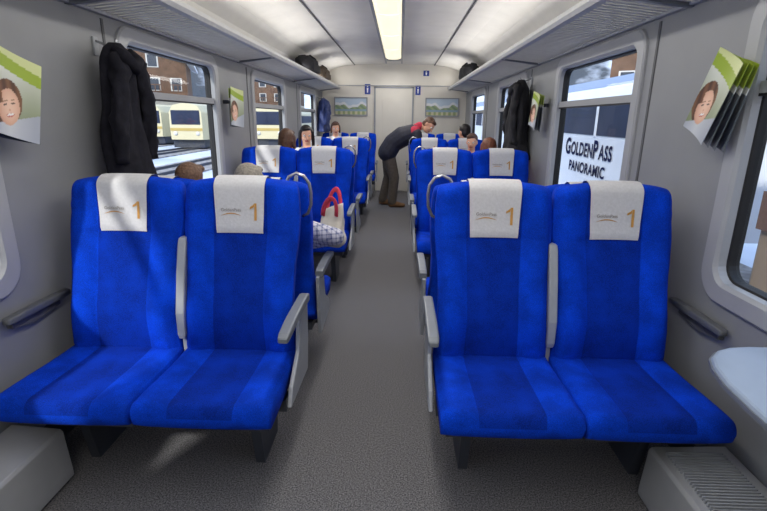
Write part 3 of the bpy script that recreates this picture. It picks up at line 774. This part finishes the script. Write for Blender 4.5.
RZ = 2.012
C_BR = mat('brown_canvas', (84, 72, 60), 0.85, 0.3, 30, 0.3)
softbag('travel_bag', (-1.17, 7.1, RZ), (0.9, 0.26, 0.24), math.radians(90), M_BLACKC, 'black soft travel bag lying on the luggage rack')
softbag('travel_bag', (-1.17, 8.2, RZ), (0.8, 0.26, 0.22), math.radians(90), C_BR, 'brown canvas bag lying on the luggage rack')
softbag('backpack', (1.17, 7.9, RZ), (0.85, 0.26, 0.24), math.radians(90), M_BLACKC, 'black backpack lying on the luggage rack', cat='backpack')

e = thing('handbag', (-0.285, 2.93, 0.672), 'cream handbag with red shoulder straps beside the seated passenger', 'handbag', None, math.radians(50))
C_CREAM = mat('cream_leather', (206, 200, 188), 0.6, 0.08, 20, 0.1)
mb = MB(); loops = []
for i in range(16):
    t = i/15; z = 0.25*t; w = interp(t, [0, 0.1, 0.5, 1], [0.07, 0.10, 0.10, 0.08]); d = interp(t, [0, 0.1, 0.5, 1], [0.03, 0.05, 0.05, 0.022])
    l = []
    for k in range(28):
        a = 2*math.pi*k/28; n1 = noise.noise(V((math.cos(a)*1.5, math.sin(a)*1.5, t*4+2)))
        l.append((d*math.cos(a)*(1+0.4*n1)+0.02*t*t, w*math.sin(a)*(1+0.2*n1), z*(1-0.12*math.sin(a)*t)))
    loops.append(l)
mb.loft(loops); new('bag_body', mb.mesh('bag_body', [C_CREAM], True), e)
for s in (-1, 1):
    mb = MB(); pts = []
    for k in range(13):
        t = k/12; a = math.pi*t; pts.append((s*0.018+0.05*math.sin(a)*(1 if s > 0 else -0.3), -0.062*math.cos(a)+0.035*math.sin(a)*s, 0.20+(0.14 if s > 0 else 0.10)*math.sin(a)**0.8+0.012*math.sin(5*t)))
    mb.tube(pts, 0.011, 8, fl=(1.5, 0.6)); new('bag_strap', mb.mesh('bag_strap', [C_RED], True), e)

# ------------------------------------------------------------------ outside
SNOW = mat('snow', (226, 230, 238), 0.9, 0.1, 0.3, rgb2=(176, 184, 198)); M_GRAV = mat('track_ballast', (112, 104, 98), 0.95, 0.3, 3, rgb2=(176, 172, 170))
mb = MB(); mb.box((-400, -120, -1.3), (400, 500, -1.05)); g = new('ground', mb.mesh('ground', [SNOW])); g['kind'] = 'structure'
for x in (-5.5, -10.5, -16, -21.5, 4.8):
    mb = MB(); mb.box((x-1.5, -30, -1.05), (x+1.5, 86 if x < -20 else 160, -0.98), 0)
    for s in (-0.6, 0.6): mb.box((x+s-0.035, -30, -0.98), (x+s+0.035, 86 if x < -20 else 160, -0.86), 1)
    o = new('railway_track', mb.mesh('railway_track', [M_GRAV, M_DGREY])); tag(o, 'railway track on ballast through the snowy yard', 'railway track', 'railway tracks')
M_HILL = mat('snowy_forest_hill', (66, 72, 80), 0.95, 0.3, 0.035, rgb2=(206, 214, 228), detail=8, contrast=(0.42, 0.56))
def hill(x0, x1, label):
    mb = MB(); rows = []
    for i in range(14):
        t = i/13; row = []
        for j in range(30):
            y = -150+j*14; x = x0+(x1-x0)*t
            z = -2+95*t**1.1*(0.75+0.5*noise.noise(V((x*0.01, y*0.012, 3))))+8*noise.noise(V((x*0.05, y*0.05, 1)))*t
            row.append((x, y, z))
        rows.append(row)
    mb.loft(rows, cap=False, closed=False); o = new('hillside', mb.mesh('hillside', [M_HILL], True)); o['kind'] = 'stuff'; tag(o, label, 'hill')
hill(-75, -330, 'snowy forested mountainside beyond the station'); hill(60, 300, 'snowy forested slope beyond the parked train')
mb = MB(); rows = []
for i in range(10):
    t = i/9; rows.append([(x, 262+150*t, -3+105*t*(0.8+0.6*noise.noise(V((x*0.012, t*2, 9))))) for x in range(-330, 340, 15)])
mb.loft(rows, cap=False, closed=False); o = new('hillside', mb.mesh('hillside', [M_HILL], True)); o['kind'] = 'stuff'; tag(o, 'distant snowy mountain ridge', 'hill')

M_WOOD = mat('dark_timber', (104, 78, 60), 0.85, 0.25, 1.5); M_PLAST = mat('cream_render', (204, 194, 174), 0.9); M_ROOFS = mat('roof_snow', (228, 232, 240), 0.9); M_WPANE = mat('dark_pane', (64, 70, 80), 0.2); M_SHUT = mat('white_window_trim', (214, 212, 206), 0.6)
def chalet(loc, W, D, Hh, rz, lab):
    e = thing('chalet', loc, lab, 'house', 'alpine houses', rz)
    mb = MB(); mb.box((-W/2, -D/2, 0), (W/2, D/2, Hh*0.4), 1); mb.prism([(-W/2, Hh*0.4), (W/2, Hh*0.4), (W/2, Hh*0.75), (0, Hh*1.05), (-W/2, Hh*0.75)], 1, -D/2, D/2, 0); new('house_walls', mb.mesh('house_walls', [M_WOOD, M_PLAST]), e)
    mb = MB(); o = 0.9
    mb.prism([(-W/2-o, Hh*0.75-o*0.6), (0, Hh*1.05), (W/2+o, Hh*0.75-o*0.6), (W/2+o, Hh*0.75-o*0.6+0.35), (0, Hh*1.05+0.4), (-W/2-o, Hh*0.75-o*0.6+0.35)], 1, -D/2-1, D/2+1); new('snowy_roof', mb.mesh('snowy_roof', [M_ROOFS]), e)
    for fl in (0.14, 0.46, 0.68):
        n = int(W/2.4)
        for i in range(n):
            x = -W/2+W*(i+0.5)/n
            if fl > 0.6 and abs(x) > W*0.3: continue
            mb = MB(); mb.box((x-0.65, -D/2-0.06, Hh*fl-0.1), (x+0.65, -D/2+0.02, Hh*fl+1.4), 1); mb.box((x-0.5, -D/2-0.09, Hh*fl), (x+0.5, -D/2, Hh*fl+1.3), 0); new('house_window', mb.mesh('house_window', [M_WPANE, M_SHUT]), e)
    mb = MB(); mb.box((-W/2, -D/2-1.1, Hh*0.40), (W/2, -D/2, Hh*0.43), 0)
    for i in range(int(W/0.5)+1): mb.box((-W/2+i*0.5-0.06, -D/2-1.1, Hh*0.43), (-W/2+i*0.5+0.06, -D/2-1.04, Hh*0.43+0.9), 0)
    mb.box((-W/2, -D/2-1.12, Hh*0.43+0.85), (W/2, -D/2-1.02, Hh*0.43+0.97), 0); new('balcony', mb.mesh('balcony', [M_WOOD]), e)
chalet((-36, 64, -1.05), 17, 12, 12, 0.35, 'large dark timber chalet with snow-covered gable roof')
chalet((-54, 90, -1.05), 14, 12, 12, 0.5, 'timber chalet with cream ground floor and snowy roof')
chalet((-54, 52, -1.05), 13, 10, 12, 0.6, 'dark timber chalet with balcony and snowy roof')
chalet((-27, 102, -1.05), 14, 10, 12, 0.1, 'dark timber chalet with snow-covered roof')
chalet((26, 44, -1.05), 13, 11, 11, -0.6, 'timber chalet with balcony and snowy roof')
chalet((42, 60, -1.05), 14, 11, 12, -0.5, 'tall timber chalet with snow-covered roof')

# parked panoramic coach
M_TW = mat('coach_white', (224, 228, 236), 0.35, 0.03, 2); M_TB = mat('coach_glass', (44, 52, 74), 0.55, 0.25, 0.8, spec=0.15); M_TL = mat('coach_letters', (20, 26, 62), 0.8, spec=0.1); M_TR = mat('coach_roof', (128, 146, 178), 0.5)
e = thing('railway_coach', (3.5, 6.4, -0.86), 'white panoramic railway coach with dark lettering on its side', 'railway coach')
DN = (0, 0, -0.14)
mb = MB(); pr = [(0.05, 0.89), (0.0, 1.0), (0.0, 2.82), (0.12, 3.0), (0.55, 3.2), (1.3, 3.3), (2.05, 3.2), (2.5, 3.0), (2.62, 2.82), (2.62, 1.0), (2.57, 0.89)]
mb.prism(pr, 1, 0, 24, 0); new('coach_body', mb.mesh('coach_body', [M_TW]), e, DN)
mb = MB(); mb.prism([(-0.01, 2.21), (-0.01, 2.72), (0.3, 2.98), (0.3, 2.21)], 1, 0.5, 23.5); new('window_band', mb.mesh('window_band', [M_TB]), e, DN)
mb = MB()
for k in range(14): mb.box((-0.02, 0.5+1.7*k, 2.19), (0.01, 0.58+1.7*k, 2.74))
new('window_pillars', mb.mesh('window_pillars', [M_TW]), e, DN)
mb = MB(); mb.prism([(0.04, 2.84), (0.14, 3.02), (0.55, 3.23), (1.3, 3.33), (2.05, 3.23), (2.5, 3.02), (2.58, 2.84)], 1, -0.02, 24.02); new('coach_roof', mb.mesh('coach_roof', [M_TR]), e, DN)
for yb in (3.2, 20.5):
    mb = MB(); mb.box((0.5, yb-1.3, 0.3), (2.1, yb+1.3, 0.75))
    for dy in (-0.9, 0.9):
        for xx in (0.6, 1.9): mb.prism([(yb+dy+0.42*math.cos(a), 0.42+0.42*math.sin(a)) for a in [2*math.pi*k/20 for k in range(20)]], 0, xx, xx+0.1)
    new('bogie', mb.mesh('bogie', [M_DGREY]), e)
def lettering(parts, ystart, yend, zb, name):
    """letters run from the far end (ystart) towards the near end (yend)"""
    ms = []; x = 0
    for txt, size in parts:
        me = text_mesh(txt, size, 0.0, size*0.030, 1.05)
        x0 = min(v.co.x for v in me.vertices); w = max(v.co.x for v in me.vertices)-x0
        for v in me.vertices: v.co.x += x-x0
        x += w+size*0.10; ms.append(me)
    k = (ystart-yend)/x
    bm = bmesh.new()
    for me in ms:
        for v in me.vertices: v.co = (-0.012, ystart-v.co.x*k, zb+v.co.y)
        bm.from_mesh(me)
    out = bpy.data.meshes.new(name); bm.to_mesh(out); bm.free(); out.materials.append(M_TL)
    new(name, out, e, DN)
lettering([('G', 0.42), ('OLDEN', 0.33), ('P', 0.42), ('ASS', 0.33)], 3.65, 1.42, 1.83, 'coach_lettering')
lettering([('PANORAMIC', 0.26)], 3.35, 1.62, 1.53, 'coach_lettering')

M_TAN = mat('tan_wagon', (142, 122, 98), 0.6, 0.1, 2); M_OR = mat('orange_brown', (112, 84, 64), 0.6)
e = thing('freight_wagon', (3.5, -6.5, -0.86), 'tan and brown railway wagon standing on the snowy track', 'wagon')
mb = MB(); mb.box((0, 0, 0.76), (2.6, 11, 3.1)); new('wagon_body', mb.mesh('wagon_body', [M_TAN]), e, bevel=0.05)
mb = MB(); mb.box((-0.03, 0, 1.36), (0, 11, 1.71)); new('wagon_stripe', mb.mesh('wagon_stripe', [M_OR]), e)
mb = MB()
for k in range(9): mb.box((-0.06, 0.6+1.2*k, 0.76), (0.0, 0.68+1.2*k, 3.05))
new('wagon_ribs', mb.mesh('wagon_ribs', [M_TAN]), e)
mb = MB(); mb.box((0.3, 1, 0.0), (2.3, 3, 0.76)); mb.box((0.3, 8, 0.0), (2.3, 10, 0.76)); new('bogie', mb.mesh('bogie', [M_DGREY]), e)

M_CREAM = mat('railcar_cream', (214, 204, 168), 0.4); M_GOLD = mat('railcar_gold', (190, 164, 92), 0.4)
def railcar(loc, L, m, lab, rz=0):
    e = thing('railcar', loc, lab, 'train', 'parked trains', rz)
    mb = MB(); loops = []
    for y, k in [(0, 0.86), (0.3, 0.95), (0.9, 1.0), (L, 1.0)]:
        loops.append([(x*k, y, z) for x, z in [(-1.4, 0.6), (-1.45, 1.4), (-1.42, 2.6), (-1.1, 3.1), (0, 3.3), (1.1, 3.1), (1.42, 2.6), (1.45, 1.4), (1.4, 0.6)]])
    mb.loft(loops); new('railcar_body', mb.mesh('railcar_body', [m]), e)
    mb = MB(); mb.box((-1.1, -0.04, 1.7), (1.1, 0.2, 2.75)); new('windscreen', mb.mesh('windscreen', [M_TB]), e, bevel=0.05)
    mb = MB(); mb.box((-1.47, 1.2, 1.8), (1.47, L-1, 2.45)); new('window_band', mb.mesh('window_band', [M_TB]), e)
    mb = MB(); mb.box((-1.22, -0.03, 1.25), (1.22, 0.2, 1.45)); new('front_stripe', mb.mesh('front_stripe', [M_GOLD]), e)
    for s in (-0.85, 0.85):
        mb = MB(); mb.ell((s, -0.02, 1.05), (0.16, 0.08, 0.16)); new('headlamp', mb.mesh('headlamp', [M_SHUT], True), e)
    mb = MB(); mb.box((-1.2, 0.3, 0.0), (1.2, L-0.5, 0.62)); new('underframe', mb.mesh('underframe', [M_DGREY]), e)
railcar((-16.0, 37, -0.86), 30, M_CREAM, 'cream and gold railcar with large windscreen')
railcar((-21.5, 42, -0.86), 26, M_CREAM, 'cream and gold railcar standing near the timber chalets')
railcar((-10.5, 40, -0.86), 26, M_CREAM, 'cream railcar parked on the snowy track')

# ------------------------------------------------------------------ lights
w = bpy.data.worlds.new('World'); S.world = w; w.use_nodes = True; nt = w.node_tree
bg = nt.nodes['Background']; tc = nt.nodes.new('ShaderNodeTexCoord'); sp = nt.nodes.new('ShaderNodeSeparateXYZ'); rp = nt.nodes.new('ShaderNodeValToRGB')
nt.links.new(tc.outputs['Generated'], sp.inputs[0]); nt.links.new(sp.outputs['Z'], rp.inputs['Fac']); nt.links.new(rp.outputs['Color'], bg.inputs['Color'])
rp.color_ramp.elements[0].color = (0.86, 0.91, 1.0, 1); rp.color_ramp.elements[0].position = 0.0
rp.color_ramp.elements[1].color = (0.42, 0.58, 0.9, 1); rp.color_ramp.elements[1].position = 0.7
bg.inputs['Strength'].default_value = 1.9
sl = bpy.data.lights.new('sun', 'SUN'); sl.energy = 3.6; sl.angle = 0.05; sl.color = (1, 0.95, 0.88)
so = bpy.data.objects.new('sun', sl); COL.objects.link(so); so.rotation_euler = V((0.30, 0.62, -0.50)).to_track_quat('-Z', 'Y').to_euler()
for y in (-1.2, 1.2, 3.6, 6.0, 8.4):
    al = bpy.data.lights.new('strip_lamp', 'AREA'); al.shape = 'RECTANGLE'; al.size = 0.2; al.size_y = 2.38; al.energy = 19; al.color = (1, 0.97, 0.92); al.specular_factor = 0.1
    ao = bpy.data.objects.new('strip_lamp', al); COL.objects.link(ao); ao.location = (0, y, 2.375)
for sx in (-1, 1):  # unseen fill lights added above the racks, aimed up to brighten the ceiling
    al = bpy.data.lights.new('ceiling_fill', 'AREA'); al.shape = 'RECTANGLE'; al.size = 0.12; al.size_y = 12.0; al.energy = 33; al.color = (1, 0.96, 0.91); al.specular_factor = 0.0
    ao = bpy.data.objects.new('ceiling_fill', al); COL.objects.link(ao); ao.location = (sx*1.12, 3.8, 2.07)
    d = V((-sx*1.3, 0, 1)).normalized()
    zc = -d; yc = V((0, 1, 0)); xc = yc.cross(zc)
    ao.rotation_euler = Matrix((xc, yc, zc)).transposed().to_euler()

# ------------------------------------------------------------------ camera
cam = bpy.data.cameras.new('Camera'); cam.sensor_width = 36; cam.lens = 480/767*36; cam.clip_start = 0.02; cam.clip_end = 2000
co = bpy.data.objects.new('Camera', cam); COL.objects.link(co); co.location = (0.13, 0, 1.45)
Rm = Matrix.Rotation(math.radians(1.73), 3, 'Z')@Matrix.Rotation(math.radians(90-15.93), 3, 'X')@Matrix.Rotation(math.radians(0.65), 3, 'Z')
co.rotation_euler = Rm.to_euler(); S.camera = co
